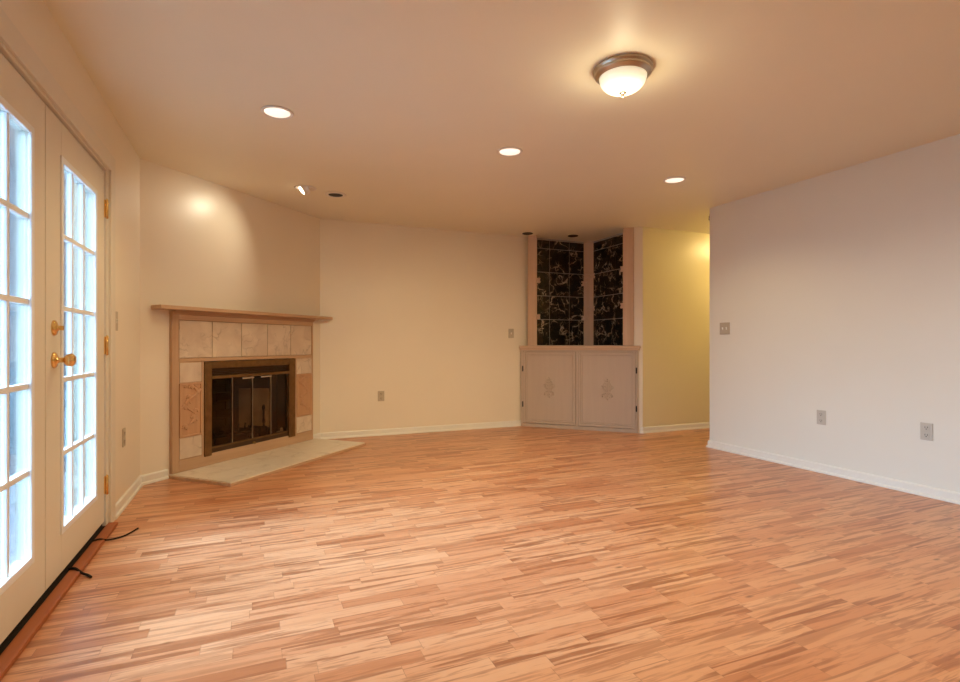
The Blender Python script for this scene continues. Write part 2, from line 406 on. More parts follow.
# ------------------------------------------------------------------ shell
struct(MB().box(XL - WT, XE + WT, YF - WT, YB + 1.0, -0.1, 0.0), 'floor', M['floor'])
struct(MB().box(XL - WT, XE + WT, YF - WT, YB + 1.0, H, H + 0.1), 'ceiling', M['ceiling'])
DY0, DY1, DZ = 1.745, 3.665, 2.062      # rough opening of the french doors
b = MB()
b.box(XL - WT, XL, YF - WT, DY0, 0, H); b.box(XL - WT, XL, DY1, YA + 0.0, 0, H); b.box(XL - WT, XL, DY0, DY1, DZ, H)
struct(b, 'wall_left', M['wall'])
def local_wall(b, fr, x0, x1, z0, z1, t=WT):
    p = [fr(x0, 0), fr(x1, 0), fr(x1, -t), fr(x0, -t)]
    b.prism([(q.x, q.y) for q in p], z0, z1)
FL_ = 1.4576 * math.sqrt(2)
FX0, FX1, FZ1 = 0.56, 1.59, 0.875
b = MB(); local_wall(b, fp, 0, FX0, 0, H); local_wall(b, fp, FX1, FL_, 0, H); local_wall(b, fp, FX0, FX1, FZ1, H); local_wall(b, fp, FX0, FX1, 0, 0.11)
struct(b, 'wall_chimney', M['wall'])
struct(MB().box(XB, XD + WT, YB, YB + WT, 0, H), 'wall_back', M['wall'])
# short wall stub right of the corner cabinet, on the diagonal
SEG = (XD - XC) * math.sqrt(2)
b = MB(); local_wall(b, cb, SEG - 0.10, SEG, 0, H, 0.05)
struct(b, 'wall_corner', M['wall'])
struct(MB().box(XD, XE, YD, YD + WT, 0, H), 'wall_hall', M['hall'])
struct(MB().box(XD, XD + WT, YD + WT, YB, 0, H), 'wall_niche', M['wall'])
struct(MB().box(XR, XR + 0.13, YF, YR, 0, H), 'wall_right', M['wall_white'])
struct(MB().box(XR + 0.13, XE, YR - 0.13, YR, 0, H), 'wall_hall_near', M['hall'])
struct(MB().box(XE, XE + WT, YR - 0.13, YD + WT, 0, H), 'wall_hall_end', M['hall'])
struct(MB().box(XL, XR + 0.13, YF - WT, YF, 0, H), 'wall_front', M['wall'])

# baseboards: profile swept along the wall foot, mitred
BPROF = [(0, 0), (0.024, 0), (0.024, 0.010), (0.021, 0.017), (0.013, 0.021), (0.013, 0.061), (0.010, 0.068), (0.004, 0.073), (0, 0.073)]
def sweep(b, pts, prof):
    pts = [Vector(p) for p in pts]; t = bmesh.new(); rings = []
    for i, p in enumerate(pts):
        ds = []
        if i > 0: ds.append((pts[i] - pts[i - 1]).normalized())
        if i < len(pts) - 1: ds.append((pts[i + 1] - pts[i]).normalized())
        ns = [Vector((d.y, -d.x)) for d in ds]
        n = sum(ns, Vector((0, 0))).normalized(); k = 1 / max(0.3, n.dot(ns[0]))
        rings.append([t.verts.new((p.x + n.x * a * k, p.y + n.y * a * k, z)) for a, z in prof])
    m = len(prof)
    for a, c in zip(rings, rings[1:]):
        for k in range(m): t.faces.new((a[k], a[(k + 1) % m], c[(k + 1) % m], c[k]))
    t.faces.new(rings[0]); t.faces.new(rings[-1]); b.absorb(t)
def xy(v): return (v.x, v.y)
def board(name, pts):
    b = MB(); sweep(b, pts, BPROF); struct(b, name, M['trim'])
board('baseboard_left', [(XL, 3.792), (XL, YA), xy(fp(0.222, 0))])
board('baseboard_back', [xy(fp(1.915, 0)), (XB, YB), (XC - 0.0, YB), xy(cb(0.012, 0))])
board('baseboard_hall', [xy(cb(SEG - 0.03, 0)), (XD, YD), (XE, YD)])
board('baseboard_right', [(XR + 0.9, YR), (XR, YR), (XR, YF)])
board('baseboard_left_near', [(XL, YF), (XL, 1.62)])

# ------------------------------------------------------------------ french doors (frame: x = world y, -y into the room)
def wl(y, z=0.0): return (XL, y, z)
cas = thing('trim_1', (XL, 0, 0), R_LEFT, kind='structure')
def casing_part(name, boxes, mat=M['door']):
    b = MB()
    for q in boxes: b.box(*q, bev=0.004)
    return b.build(name, mat, cas)
casing_part('casing', [(3.682, 3.790, -0.020, 0.0, 0, 2.158), ])
casing_part('casing', [(1.620, 1.728, -0.020, 0.0, 0, 2.158)])
casing_part('casing', [(1.729, 3.681, -0.020, 0.0, 2.062, 2.158)])
casing_part('jamb', [(3.632, 3.681, -0.008, WT, 0.0, 2.060)])
casing_part('jamb', [(1.729, 1.778, -0.008, WT, 0.0, 2.060)])
casing_part('jamb', [(1.779, 3.631, -0.008, WT, 2.046, 2.061)])
b = MB(); b.box(1.779, 3.631, 0.018, 0.03, 2.0355, 2.0455); b.build('head_gap_shade', M['rubber'], cas)  # black strip put in as the shade of the gap over the doors
b = MB(); b.box(1.779, 3.631, 0.012, 0.040, 0.0162, 0.0438); b.build('sill_gap_fill', M['rubber'], cas)  # black strip added under the doors, stops sky light and darkens the gap
b = MB(); b.box(1.729, 3.68, -0.055, -0.004, 0.0, 0.020, bev=0.006)
struct(b, 'trim_2', M['threshold']); o = bpy.data.objects['trim_2']; o.location = (XL, 0, 0); o.rotation_euler = (0, 0, R_LEFT)
b = MB(); b.box(1.779, 3.631, -0.0035, 0.16, 0.0, 0.016); struct(b, 'trim_3', M['rubber']); o = bpy.data.objects['trim_3']; o.location = (XL, 0, 0); o.rotation_euler = (0, 0, R_LEFT)

def french_door(name, x0, x1, gx0, gx1, label):
    d = thing(name, (XL, 0, 0), R_LEFT, kind='structure')
    Z0, Z1, T0, T1 = 0.044, 2.034, 0.002, 0.046
    gz0, gz1 = 0.236, 1.862
    b = MB()
    b.box(x0, gx0, T0, T1, Z0, Z1, bev=0.0015); b.box(gx1, x1, T0, T1, Z0, Z1, bev=0.0015)
    b.box(gx0, gx1, T0, T1, Z0, gz0); b.box(gx0, gx1, T0, T1, gz1, Z1)
    b.build('door_frame', M['door'], d)
    # raised frame around the glass
    b = MB(); w = 0.022
    for (a0, a1, c0, c1) in ((gx0 - w, gx0 + 0.006, gz0 - w, gz1 + w), (gx1 - 0.006, gx1 + w, gz0 - w, gz1 + w), (gx0 + 0.006, gx1 - 0.006, gz0 - w, gz0 + 0.006), (gx0 + 0.006, gx1 - 0.006, gz1 - 0.006, gz1 + w)):
        b.box(a0, a1, T0 - 0.007, T0 + 0.004, c0, c1, bev=0.003)
    b.build('raised_glass_frame', M['lite'], d)
    b = MB()
    for k in range(1, 3):
        x = gx0 + (gx1 - gx0) * k / 3; b.box(x - 0.010, x + 0.010, 0.007, 0.029, gz0, gz1, bev=0.003)
    for z in (0.562, 0.893, 1.214, 1.540):
        b.box(gx0, gx1, 0.006, 0.030, z - 0.011, z + 0.011, bev=0.003)
    b.build('muntins', M['lite'], d)
    b = MB(); b.box(gx0 - 0.004, gx1 + 0.004, 0.017, 0.020, gz0 - 0.004, gz1 + 0.004)
    b.build('glass_pane', M['pane'], d)
    return d
d1 = french_door('door_1', 1.782, 2.692, 1.992, 2.536, '')
d2 = french_door('door_2', 2.698, 3.628, 2.896, 3.436, '')
b = MB(); b.box(2.670, 2.700, 0.046, 0.060, 0.035, 2.03, bev=0.002); b.build('astragal', M['door'], d1)
for z in (0.250, 1.045, 1.825):
    b = MB(); b.lathe([(0.004, -0.056), (0.0075, -0.052), (0.0075, 0.052), (0.004, 0.056), (0, 0.060)], 12, Matrix.Translation((3.631, -0.010, z)))
    b.box(3.621, 3.641, -0.004, 0.0018, z - 0.05, z + 0.05)
    b.build('hinge', M['brass'], d2)
RX = Matrix.Rotation(PI / 2, 4, 'X')     # lathe axis z -> -y (into the room)
b = MB(); b.lathe([(0, -0.004), (0.033, -0.004), (0.033, 0.004), (0.026, 0.010), (0.014, 0.013), (0.010, 0.016), (0.010, 0.020), (0, 0.020)], 28, Matrix.Translation((2.792, 0.0, 1.122)) @ RX)
b.box(2.787, 2.797, -0.034, -0.018, 1.112, 1.132, bev=0.002)
b.build('deadbolt', M['brass'], d2)
b = MB(); b.lathe([(0, -0.004), (0.034, -0.004), (0.034, 0.003), (0.028, 0.009), (0.013, 0.013), (0.011, 0.020), (0.011, 0.034), (0.017, 0.038), (0.026, 0.046), (0.029, 0.056), (0.027, 0.066), (0.018, 0.074), (0, 0.077)], 28, Matrix.Translation((2.792, 0.0, 0.985)) @ RX)
b.build('door_knob', M['brass'], d2)

# loose strips of weatherstripping on the floor by the sill
def cord(name, pts, r, label):
    b = MB(); P = []
    pts = [Vector(p) for p in pts]
    for i in range(len(pts) - 1):
        p0, p1, p2, p3 = pts[max(i - 1, 0)], pts[i], pts[i + 1], pts[min(i + 2, len(pts) - 1)]
        for k in range(6):
            t = k / 6
            P.append(0.5 * ((2 * p1) + (p2 - p0) * t + (2 * p0 - 5 * p1 + 4 * p2 - p3) * t * t + (-p0 + 3 * p1 - 3 * p2 + p3) * t ** 3))
    P.append(pts[-1]); b.tube(P, r, 8)
    tag(b.build(name, M['rubber']), label, 'weatherstrip', 'loose weatherstrip pieces by the door sill')
cord('weatherstrip', [(-0.777, 3.36, 0.0215), (-0.745, 3.365, 0.0255), (-0.712, 3.385, 0.010), (-0.650, 3.44, 0.005), (-0.605, 3.55, 0.005)], 0.0045, 'longer black rubber strip curling off the wooden sill onto the floor near the hinges')
cord('weatherstrip', [(-0.778, 2.985, 0.0225), (-0.750, 2.965, 0.0265), (-0.718, 2.935, 0.013), (-0.690, 2.915, 0.006), (-0.672, 2.885, 0.006)], 0.0055, 'shorter black rubber strip lying across the wooden sill under the door knob')

# ------------------------------------------------------------------ outside the doors
struct(MB().box(-9, XL - WT, -6, 16, -0.2, -0.08), 'ground', M['snow'])
b = MB(); b.box(-0.34, 0.34, -0.25, 0.25, -0.08, 2.75); o = b.build('brick_pier', M['brick'], None, (-2.32, 6.3, 0))
tag(o, 'grey brick pier standing outside beyond the glass door nearest the camera', 'pier')
b = MB(); b.box(-0.07, 0.07, -0.07, 0.07, -0.08, 2.75, bev=0.008); b.box(-0.09, 0.09, -0.09, 0.09, 2.62, 2.70, bev=0.006)
o = b.build('porch_post', M['vinyl'], None, (-1.87, 5.9, 0)); tag(o, 'white square porch post outside beside the brick pier', 'post')
f = thing('privacy_fence', (-3.6, 8.0, -0.08), 0, 'pale vertical board fence outside beyond the far glass door', 'fence')
b = MB()
for k in range(36):
    x = k * 0.15; b.box(x, x + 0.118, -0.012, 0.012, 0.05, 2.45, bev=0.003)
b.build('boards', M['vinyl'], f)
b = MB(); b.box(0, 5.4, 0.012, 0.05, 0.35, 0.44); b.box(0, 5.4, 0.012, 0.05, 2.05, 2.14); b.build('rails', M['bluepost'], f)
for k in range(4):
    b = MB(); b.box(k * 1.75, k * 1.75 + 0.1, 0.05, 0.15, 0, 2.5, bev=0.005); b.build('post', M['bluepost'], f)

# ------------------------------------------------------------------ fireplace
def vine(b, w, h, r, mirror=1):
    """carved vine: s-curve stem with curled leaves, in the xz plane, standing out towards -y"""
    pts = []
    for k in range(33):
        t = k / 32
        pts.append((mirror * w * 0.30 * math.sin(t * 3.4 * PI + 0.4) * (1 - 0.35 * t), -0.002, h * (0.46 - 0.92 * t)))
    b.tube(pts, r, 8, taper=lambda t: 1.15 - 0.6 * t)
    for k in range(9):
        t = 0.03 + k * 0.115
        i = int(t * 32); x, y, z = pts[i]
        sg = 1 if (k % 2) else -1
        for q in range(7):
            a = q / 6
            b.ball((x + mirror * sg * w * (0.05 + 0.17 * a), -0.004, z + h * 0.055 * math.sin(a * PI * 0.9) - h * 0.012 * a), r * (1.9 - a), 0.006, r * (1.6 - 0.9 * a), sg * 0.6)
    for k in (-1, 0, 1): b.ball((k * w * 0.24, -0.003, h * 0.485), w * 0.10, 0.005, r * 1.1, k * 0.35)

fpl = thing('fireplace', (XL, YA, 0), R_FP, 'corner fireplace with pickled oak surround, marble tiles, carved panels and glass doors', 'fireplace')
D = 0.035; E0 = -0.0                       # surround front at local y = -D
S0, S1, BT = 0.240, 1.903, 0.031
def part(name, boxes, mat, parent=fpl, bev=0.003):
    b = MB()
    for q in boxes: b.box(*q, bev=bev)
    return b.build(name, mat, parent)
part('stile', [(S0, 0.297, -D, 0, BT, 1.2895)], M['oak'])
part('stile', [(1.884, S1, -D, 0, BT, 1.2895)], M['oak'])
part('rail', [(0.298, 1.883, -D, 0, 1.246, 1.2895)], M['oak_x'])
part('rail', [(0.298, 1.883, -D, 0, 0.909, 0.938)], M['oak_x'])
part('stile', [(0.512, 0.530, -D, 0, 0.128, 0.908)], M['oak'])
part('stile', [(1.618, 1.645, -D, 0, 0.128, 0.908)], M['oak'])
part('bottom_board', [(0.298, 1.883, -D, 0, BT, 0.1275)], M['oak_x'])
# backing that shows between the tiles
part('rail', [(0.298, 0.511, -D + 0.006, 0, 0.128, 0.908)], M['oak'], bev=0)
part('rail', [(1.646, 1.883, -D + 0.006, 0, 0.128, 0.908)], M['oak'], bev=0)
part('grout_bed', [(0.298, 1.883, -D + 0.010, 0, 0.939, 1.245)], M['grout'], bev=0)
b = MB()
for k in range(5):
    x = 0.302 + k * 0.3158; b.box(x, x + 0.309, -D + 0.002, -D + 0.0095, 0.943, 1.242, bev=0.0015)
b.build('marble_tile', M['white_marble'], fpl)
for x0, x1 in ((0.305, 0.508), (1.650, 1.878)):
    for z0, z1 in ((0.745, 0.902), (0.134, 0.298)):
        part('marble_tile', [(x0, x1, -D + 0.000, -D + 0.0055, z0, z1)], M['white_marble'], bev=0.0015)
for x0, x1, mir in ((0.300, 0.509, 1), (1.648, 1.881, -1)):
    b = MB(); z0, z1 = 0.303, 0.738
    b.box(x0, x0 + 0.016, -D - 0.008, -D + 0.0055, z0, z1, bev=0.003); b.box(x1 - 0.016, x1, -D - 0.008, -D + 0.0055, z0, z1, bev=0.003)
    b.box(x0 + 0.0165, x1 - 0.0165, -D - 0.008, -D + 0.0055, z0, z0 + 0.016, bev=0.003); b.box(x0 + 0.0165, x1 - 0.0165, -D - 0.008, -D + 0.0055, z1 - 0.016, z1, bev=0.003)
    b.box(x0 + 0.0165, x1 - 0.0165, -D + 0.001, -D + 0.0055, z0 + 0.0165, z1 - 0.0165)
    cp = b.build('carved_panel', M['carve'], fpl)
    b = MB(); vine(b, 0.20, 0.37, 0.010, mir)
    b.build('carving', M['carve'], cp, ((x0 + x1) / 2, -D + 0.001, (z0 + z1) / 2 + 0.01))
# mantel shelf with a cove under it
b = MB(); b.prism([(0.085, 0), (0.055, -0.150), (2.088, -0.150), (2.058, 0)], 1.319, 1.349, bev=0.005)
b.build('mantel_shelf', M['oak_x'], fpl)
b = MB()
for (dd, z0, z1) in ((0.046, 1.290, 1.302), (0.058, 1.302, 1.311), (0.072, 1.311, 1.3185)):
    b.box(S0 - 0.002, S1 + 0.002, -dd, 0, z0, z1, bev=0.003)
b.build('cove_molding', M['oak_x'], fpl)
# metal firebox front
FD = D + 0.012
b = MB()
b.box(0.531, 0.600, -FD, 0.0, 0.110, 0.905, bev=0.004); b.box(1.528, 1.617, -FD, 0.0, 0.110, 0.905, bev=0.004)
b.box(0.6005, 1.5275, -FD, 0.0, 0.846, 0.905, bev=0.004)
b.build('metal_frame', M['oldbrass'], fpl)
b = MB(); b.box(0.6005, 1.5275, -0.012, 0.004, 0.758, 0.8455)
for k in range(4): 
    z = 0.792 + k * 0.0145; b.box(0.6005, 1.5275, -0.034, -0.012, z, z + 0.007, bev=0.002)
b.build('louver_vent', M['bronze'], fpl)
b = MB(); b.box(0.6005, 1.5275, -FD - 0.004, 0.0, 0.756, 0.783, bev=0.003); b.build('top_rail', M['oldbrass'], fpl)
b = MB(); b.box(0.6005, 1.5275, -0.030, 0.0, 0.110, 0.165, bev=0.003); bt = b.build('bottom_rail', M['bronze'], fpl)
b = MB(); b.box(0.6005, 1.5275, -0.036, 0.0, 0.1655, 0.178, bev=0.002); b.build('lower_bar', M['oldbrass'], fpl)
b = MB(); b.lathe([(0, -0.003), (0.012, -0.003), (0.012, 0.004), (0.006, 0.008), (0.006, 0.014), (0.012, 0.018), (0.011, 0.024), (0, 0.027)], 18, Matrix.Translation((1.071, -0.030, 0.138)) @ RX)
b.build('damper_knob', M['oldbrass'], bt)
gx = [0.603, 0.834, 1.066, 1.297, 1.525]
for k in range(4):
    b = MB(); b.box(gx[k] + 0.004, gx[k + 1] - 0.004, -0.022, -0.017, 0.179, 0.755)
    gp = b.build('glass_door', M['smoke_glass'], fpl)
    b = MB(); e = 0.004
    b.box(gx[k] + 0.0005, gx[k] + e, -0.027, -0.012, 0.179, 0.755); b.box(gx[k + 1] - e, gx[k + 1] - 0.0005, -0.027, -0.012, 0.179, 0.755)
    b.build('door_edge', M['nickel'], gp)
    if k in (1, 2):
        x0 = 0.915 if k == 1 else 1.135
        b = MB(); b.box(x0, x0 + 0.135, -0.062, -0.052, 0.738, 0.753, bev=0.003)
        b.box(x0 + 0.01, x0 + 0.02, -0.052, -0.022, 0.741, 0.750); b.box(x0 + 0.115, x0 + 0.125, -0.052, -0.022, 0.741, 0.750)
        b.build('handle', M['chrome'], gp)
# firebox interior (behind the wall line)
b = MB()
b.prism([(0.561, 0.151), (0.60, 0.151), (0.78, 0.56), (0.74, 0.56)], 0.115, 0.86)
b.prism([(1.589, 0.151), (1.56, 0.151), (1.375, 0.56), (1.42, 0.56)], 0.115, 0.86)
b.prism([(0.561, 0.0), (1.589, 0.0), (1.55, 0.58), (0.60, 0.58)], 0.111, 0.130)
b.prism([(0.561, 0.02), (1.589, 0.02), (1.55, 0.58), (0.60, 0.58)], 0.84, 0.873)
b.box(0.5605, 0.575, 0.0, 0.151, 0.131, 0.84); b.box(1.575, 1.5895, 0.0, 0.151, 0.131, 0.84)
b.build('firebox', M['soot'], fpl)
b = MB()
for r_ in range(8):
    z = 0.131 + r_ * 0.088; off = 0.11 if r_ % 2 else 0.0
    x = 0.74 - off
    while x < 1.42:
        a, c = max(x, 0.74), min(x + 0.215, 1.42)
        if c - a > 0.02: b.box(a, c, 0.555, 0.60, z, z + 0.082, bev=0.003)
        x += 0.222
b.box(0.70, 1.45, 0.6005, 0.65, 0.10, 0.90); b.box(0.60, 0.74, 0.60, 0.62, 0.1, 0.9); b.box(1.42, 1.56, 0.60, 0.62, 0.1, 0.9)
b.build('back_panel', M['soot'], fpl)
b = MB(); b.prism([(1.530, 0.19), (1.538, 0.20), (1.405, 0.497), (1.396, 0.488)], 0.20, 0.60, bev=0.004); b.build('side_firebrick', M['firebrick'], fpl)

hl = thing('hearth', (XL, YA, 0), R_FP, 'low pale marble tiled hearth slab on the floor in front of the corner fireplace', 'hearth')
HX0, HX1 = 0.232, 1.955
b = MB(); b.box(HX0 - 0.012, HX1 + 0.012, -0.665, -0.001, 0.0, 0.020, bev=0.002); b.build('wooden_edge', M['oak_x'], hl)
b = MB(); n = 6; w = (HX1 - HX0) / n
for k in range(n):
    for (y0, y1) in ((-0.655, -0.332), (-0.329, -0.006)):
        b.box(HX0 + k * w + 0.001, HX0 + (k + 1) * w - 0.001, y0, y1, 0.0201, 0.030, bev=0.001)
b.build('marble_tile', M['hearth_marble'], hl)

g = thing('fireplace_grate', tuple(fp(1.08, -0.34, 0.1305)), R_FP, 'black iron log grate standing inside the fireplace behind smoked glass', 'grate')
b = MB()
for k in range(6): 
    x = -0.20 + k * 0.08
    b.tube([(x, -0.14, 0.16), (x, -0.13, 0.10), (x, -0.08, 0.075), (x, 0.10, 0.075), (x, 0.14, 0.11)], 0.008, 8)
b.build('grate_bars', M['black_iron'], g)
b = MB(); b.tube([(-0.24, -0.09, 0.062), (0.24, -0.09, 0.062)], 0.009); b.tube([(-0.24, 0.09, 0.062), (0.24, 0.09, 0.062)], 0.009); b.build('cross_bar', M['black_iron'], g)
for sx in (-1, 1):
    for sy in (-1, 1):
        b = MB(); b.tube([(sx * 0.19, sy * 0.09, 0.062), (sx * 0.20, sy * 0.10, 0.0)], 0.009); b.build('leg', M['black_iron'], g)
a = thing('andiron', tuple(fp(1.365, -0.13, 0.1305)), R_FP, 'slim black andiron post behind the second glass panel from right', 'andiron')
b = MB(); b.lathe([(0, 0.10), (0.012, 0.10), (0.009, 0.13), (0.016, 0.16), (0.010, 0.19), (0.010, 0.27), (0.016, 0.29), (0.011, 0.32), (0, 0.325)], 14); b.build('post', M['black_iron'], a)
for sx in (-1, 1):
    b = MB(); b.tube([(0, 0, 0.11), (sx * 0.035, 0, 0.10), (sx * 0.055, 0, 0.05), (sx * 0.055, 0, 0.0)], 0.008); b.build('foot', M['black_iron'], a)
b = MB(); b.box(-0.007, 0.007, 0, 0.2, 0.09, 0.105); b.build('bar', M['black_iron'], a)
b = MB(); b.box(-0.032, 0.032, -0.022, 0.022, 0, 0.05, bev=0.010); b.ball((0.02, 0.0, 0.062), 0.016, 0.016, 0.02); 
o = b.build('ash_block', M['white_ash']); o.location = fp(1.485, -0.035, 0.1305); o.rotation_euler = (0, 0, R_FP)
tag(o, 'small white block on the firebox floor behind the rightmost glass panel', 'block')

# ------------------------------------------------------------------ corner cabinet with tiled niche
cab = thing('corner_cabinet', (XC, YB, 0), R_CAB, 'built-in corner cabinet with pinkish wood frame, two carved doors and black marble niche', 'cabinet')
CF = 0.030                                   # carcass front
def cpart(name, boxes, mat, bev=0.002, parent=cab):
    return part(name, boxes, mat, parent, bev)
b = MB()
b.box(0.018, 0.050, -CF, -0.001, 0.0, 0.978, bev=0.002); b.box(1.440, 1.464, -CF, -0.001, 0.0, 0.978, bev=0.002)
b.box(0.0505, 1.4395, -CF, -0.001, 0.0, 0.044, bev=0.002); b.box(0.0505, 1.4395, -CF, -0.001, 0.960, 0.978, bev=0.002)
b.box(0.7285, 0.7555, -CF, -0.001, 0.0445, 0.9595, bev=0.002)
b.build('face_frame', M['pickled'], cab)
b = MB(); b.prism([(0.110, 0.0), (1.405, 0.0), (0.7575, 0.63)], 0.0, 0.977); b.build('carcass', M['pickled'], cab)
def motif(b):
    """wreath on a stem with side leaves"""
    n = 40
    b.tube([(0.046 * math.cos(2 * PI * k / n), -0.002, 0.030 + 0.062 * math.sin(2 * PI * k / n)) for k in range(n + 1)], 0.0062, 8)
    b.tube([(0, -0.002, 0.112 - 0.22 * k / 12) for k in range(13)], 0.0062, 8)
    for z in (0.10, 0.065, 0.03, -0.01):
        for sg in (-1, 1): b.ball((sg * 0.021, -0.003, z), 0.018, 0.005, 0.008, -sg * 0.7)
    for sg in (-1, 1):
        b.tube([(0, -0.002, -0.055), (sg * 0.03, -0.002, -0.045), (sg * 0.055, -0.002, -0.058), (sg * 0.062, -0.002, -0.078), (sg * 0.048, -0.002, -0.088)], 0.006, 8)
        b.ball((sg * 0.020, -0.003, -0.092), 0.018, 0.005, 0.008, sg * 0.7); b.ball((sg * 0.062, -0.003, 0.03), 0.012, 0.005, 0.02, 0)
    b.ball((0, -0.003, 0.122), 0.010, 0.006, 0.014); b.ball((0, -0.003, -0.116), 0.009, 0.006, 0.014)
for x0, x1, hx, mx in ((0.0535, 0.7255, 0.046, 0.385), (0.7585, 1.4375, 1.4455, 1.105)):
    z0, z1 = 0.050, 0.957
    b = MB(); f0, f1 = -CF - 0.002, -0.012
    w = 0.030
    b.box(x0, x0 + w, f0 - 0.006, f1, z0, z1, bev=0.004); b.box(x1 - w, x1, f0 - 0.006, f1, z0, z1, bev=0.004)
    b.box(x0 + w, x1 - w, f0 - 0.006, f1, z0, z0 + w, bev=0.004); b.box(x0 + w, x1 - w, f0 - 0.006, f1, z1 - w, z1, bev=0.004)
    b.box(x0 + w, x1 - w, f0 + 0.004, f1, z0 + w, z1 - w)
    q = w + 0.012; v = 0.008                     # inner bead
    for (a0, a1, c0, c1) in ((x0 + q, x0 + q + v, z0 + q, z1 - q), (x1 - q - v, x1 - q, z0 + q, z1 - q), (x0 + q + v, x1 - q - v, z0 + q, z0 + q + v), (x0 + q + v, x1 - q - v, z1 - q - v, z1 - q)):
        b.box(a0, a1, f0 - 0.002, f0 + 0.004, c0, c1, bev=0.002)
    dr = b.build('cabinet_door', M['pickled'], cab)
    b = MB(); motif(b); b.build('carving', M['pickled'], dr, (mx, f0 + 0.004, 0.50))
    for z in (0.287, 0.740):
        b = MB(); b.lathe([(0.004, -0.036), (0.006, -0.032), (0.006, 0.032), (0.004, 0.036)], 10, Matrix.Translation((hx, f0 - 0.006, z)))
        b.box(hx - 0.008, hx + 0.008, f0 - 0.004, -0.029, z - 0.03, z + 0.03)
        b.build('hinge', M['black_iron'], dr)
b = MB()
ct = [(-0.004, 0.0), (-0.004, -0.058), (1.492, -0.058), (1.492, 0.0), (1.512, 0.0), (0.7575, 0.752), (0.002, 0.0)]
b.prism([(0.002, -0.052), (1.490, -0.052), (1.490, -0.0005), (1.405, -0.0005), (0.7575, 0.640), (0.110, -0.0005), (0.002, -0.0005)], 1.002, 1.034, bev=0.004)
b.box(0.010, 1.480, -0.043, -0.0006, 0.9785, 1.0015, bev=0.004)
b.build('counter_top', M['cabframe_x'], cab)
cpart('stile', [(0.106, 0.224, -0.014, 0.006, 1.035, H - 0.001)], M['cabframe'])
cpart('stile', [(1.288, 1.414, -0.014, 0.006, 1.035, H - 0.001)], M['cabframe'])
# tiled sides of the niche: the left one follows the back wall, the right one the hall wall
def to_local(x, y): 
    dx, dy = x - XC, y - YB
    return ((dx - dy) * R2, (dx + dy) * R2)
def tile_side(xs, axis):
    b = MB(); ZS = [1.0345, 1.375, 1.685, 1.995, 2.305, 2.418]
    t = 0.010
    def quad(a0, a1, t0, t1, z0, z1, mi, bev=0.0):
        if axis == 'x': pts = [(a0, YB - t0), (a1, YB - t0), (a1, YB - t1), (a0, YB - t1)]
        else: pts = [(XD - t0, a0), (XD - t0, a1), (XD - t1, a1), (XD - t1, a0)]
        b.prism([to_local(*p) for p in pts], z0, z1, mi, bev)
    quad(xs[0], xs[-1], 0.001, 0.006, 1.0345, H - 0.002, 1)
    for i in range(len(xs) - 1):
        for k in range(5):
            quad(xs[i] + 0.0035, xs[i + 1] - 0.0035, 0.006, 0.012, ZS[k] + 0.0035, ZS[k + 1] - 0.0035, 0, 0.001)
    b.build('black_marble_tile', [M['black_marble'], M['light_grout']], cab)
tile_side([XC + 0.14, 3.290, 3.588, 3.893, 4.165], 'x')
tile_side([YD + 0.13, 5.220, 5.531, 5.838, 6.040], 'y')
# post across the inner corner with notched shelf rests
p0, p1 = to_local(4.118, YB - 0.013), to_local(XD - 0.013, 6.000)
b = MB(); b.prism([p0, p1, (p1[0] - 0.006, p1[1] + 0.02), (p0[0] + 0.006, p0[1] + 0.02)], 1.0346, H - 0.002, bev=0.002)
post = b.build('corner_post', M['cabframe'], cab)
def rest(px, py, z, w=0.05):
    b = MB(); b.box(px - w / 2, px + w / 2, py - 0.030, py, z - 0.012, z + 0.012, bev=0.003); b.box(px - w / 2, px + w / 2, py - 0.030, py, z + 0.034, z + 0.052, bev=0.003)
    b.box(px - w / 2 + 0.004, px + w / 2 - 0.004, py - 0.010, py, z + 0.012, z + 0.034)
    b.build('shelf_rest', M['cabframe'], cab)
for z in (1.385, 1.85):
    rest(p0[0] + 0.012, p0[1] - 0.002, z, 0.075); rest(0.236, 0.0385, z - 0.005, 0.045)
for z in (1.515, 1.955):
    rest((p0[0] + p1[0]) / 2 + 0.022, p1[1] - 0.002, z, 0.130); rest(1.276, 0.0385, z - 0.02, 0.045)

# ------------------------------------------------------------------ wall plates (frame: -y into the room)
def plate_mesh(w, h): 
    b = MB(); b.box(-w / 2, w / 2, -0.006, 0, -h / 2, h / 2, bev=0.0025); return b
def outlet(loc, rz, label, mat):
    o = thing('wall_outlet', loc, rz, label, 'outlet', 'duplex wall outlets')
    plate_mesh(0.075, 0.118).build('cover_plate', mat, o)
    for z in (-0.026, 0.026):
        b = MB(); b.box(-0.017, 0.017, -0.0085, -0.006, z - 0.018, z + 0.018, bev=0.001); s = b.build('socket', mat, o)
        b = MB(); b.box(-0.009, -0.006, -0.0092, -0.0084, z - 0.002, z + 0.009); b.box(0.006, 0.009, -0.0092, -0.0084, z - 0.002, z + 0.009); b.lathe([(0, 0), (0.0035, 0), (0.0035, 0.0008), (0, 0.0008)], 10, Matrix.Translation((0, -0.0084, z - 0.009)) @ RX)
        b.build('slots', M['slot'], s)
    return o
outlet((1.355, YB, 0.453), R_BACK, 'beige wall outlet low on the back wall between fireplace and cabinet', M['plate'])
outlet((XR, 2.918, 0.452), R_RIGHT, 'almond wall outlet on the right wall, nearer the hallway corner', M['plate_grey'])
outlet((XR, 2.176, 0.449), R_RIGHT, 'almond wall outlet on the right wall, nearest the right edge of the photo', M['plate_grey'])
outlet((XL, 4.10, 0.445), R_LEFT, 'beige wall outlet low on the wall between glass doors and fireplace', M['plate'])
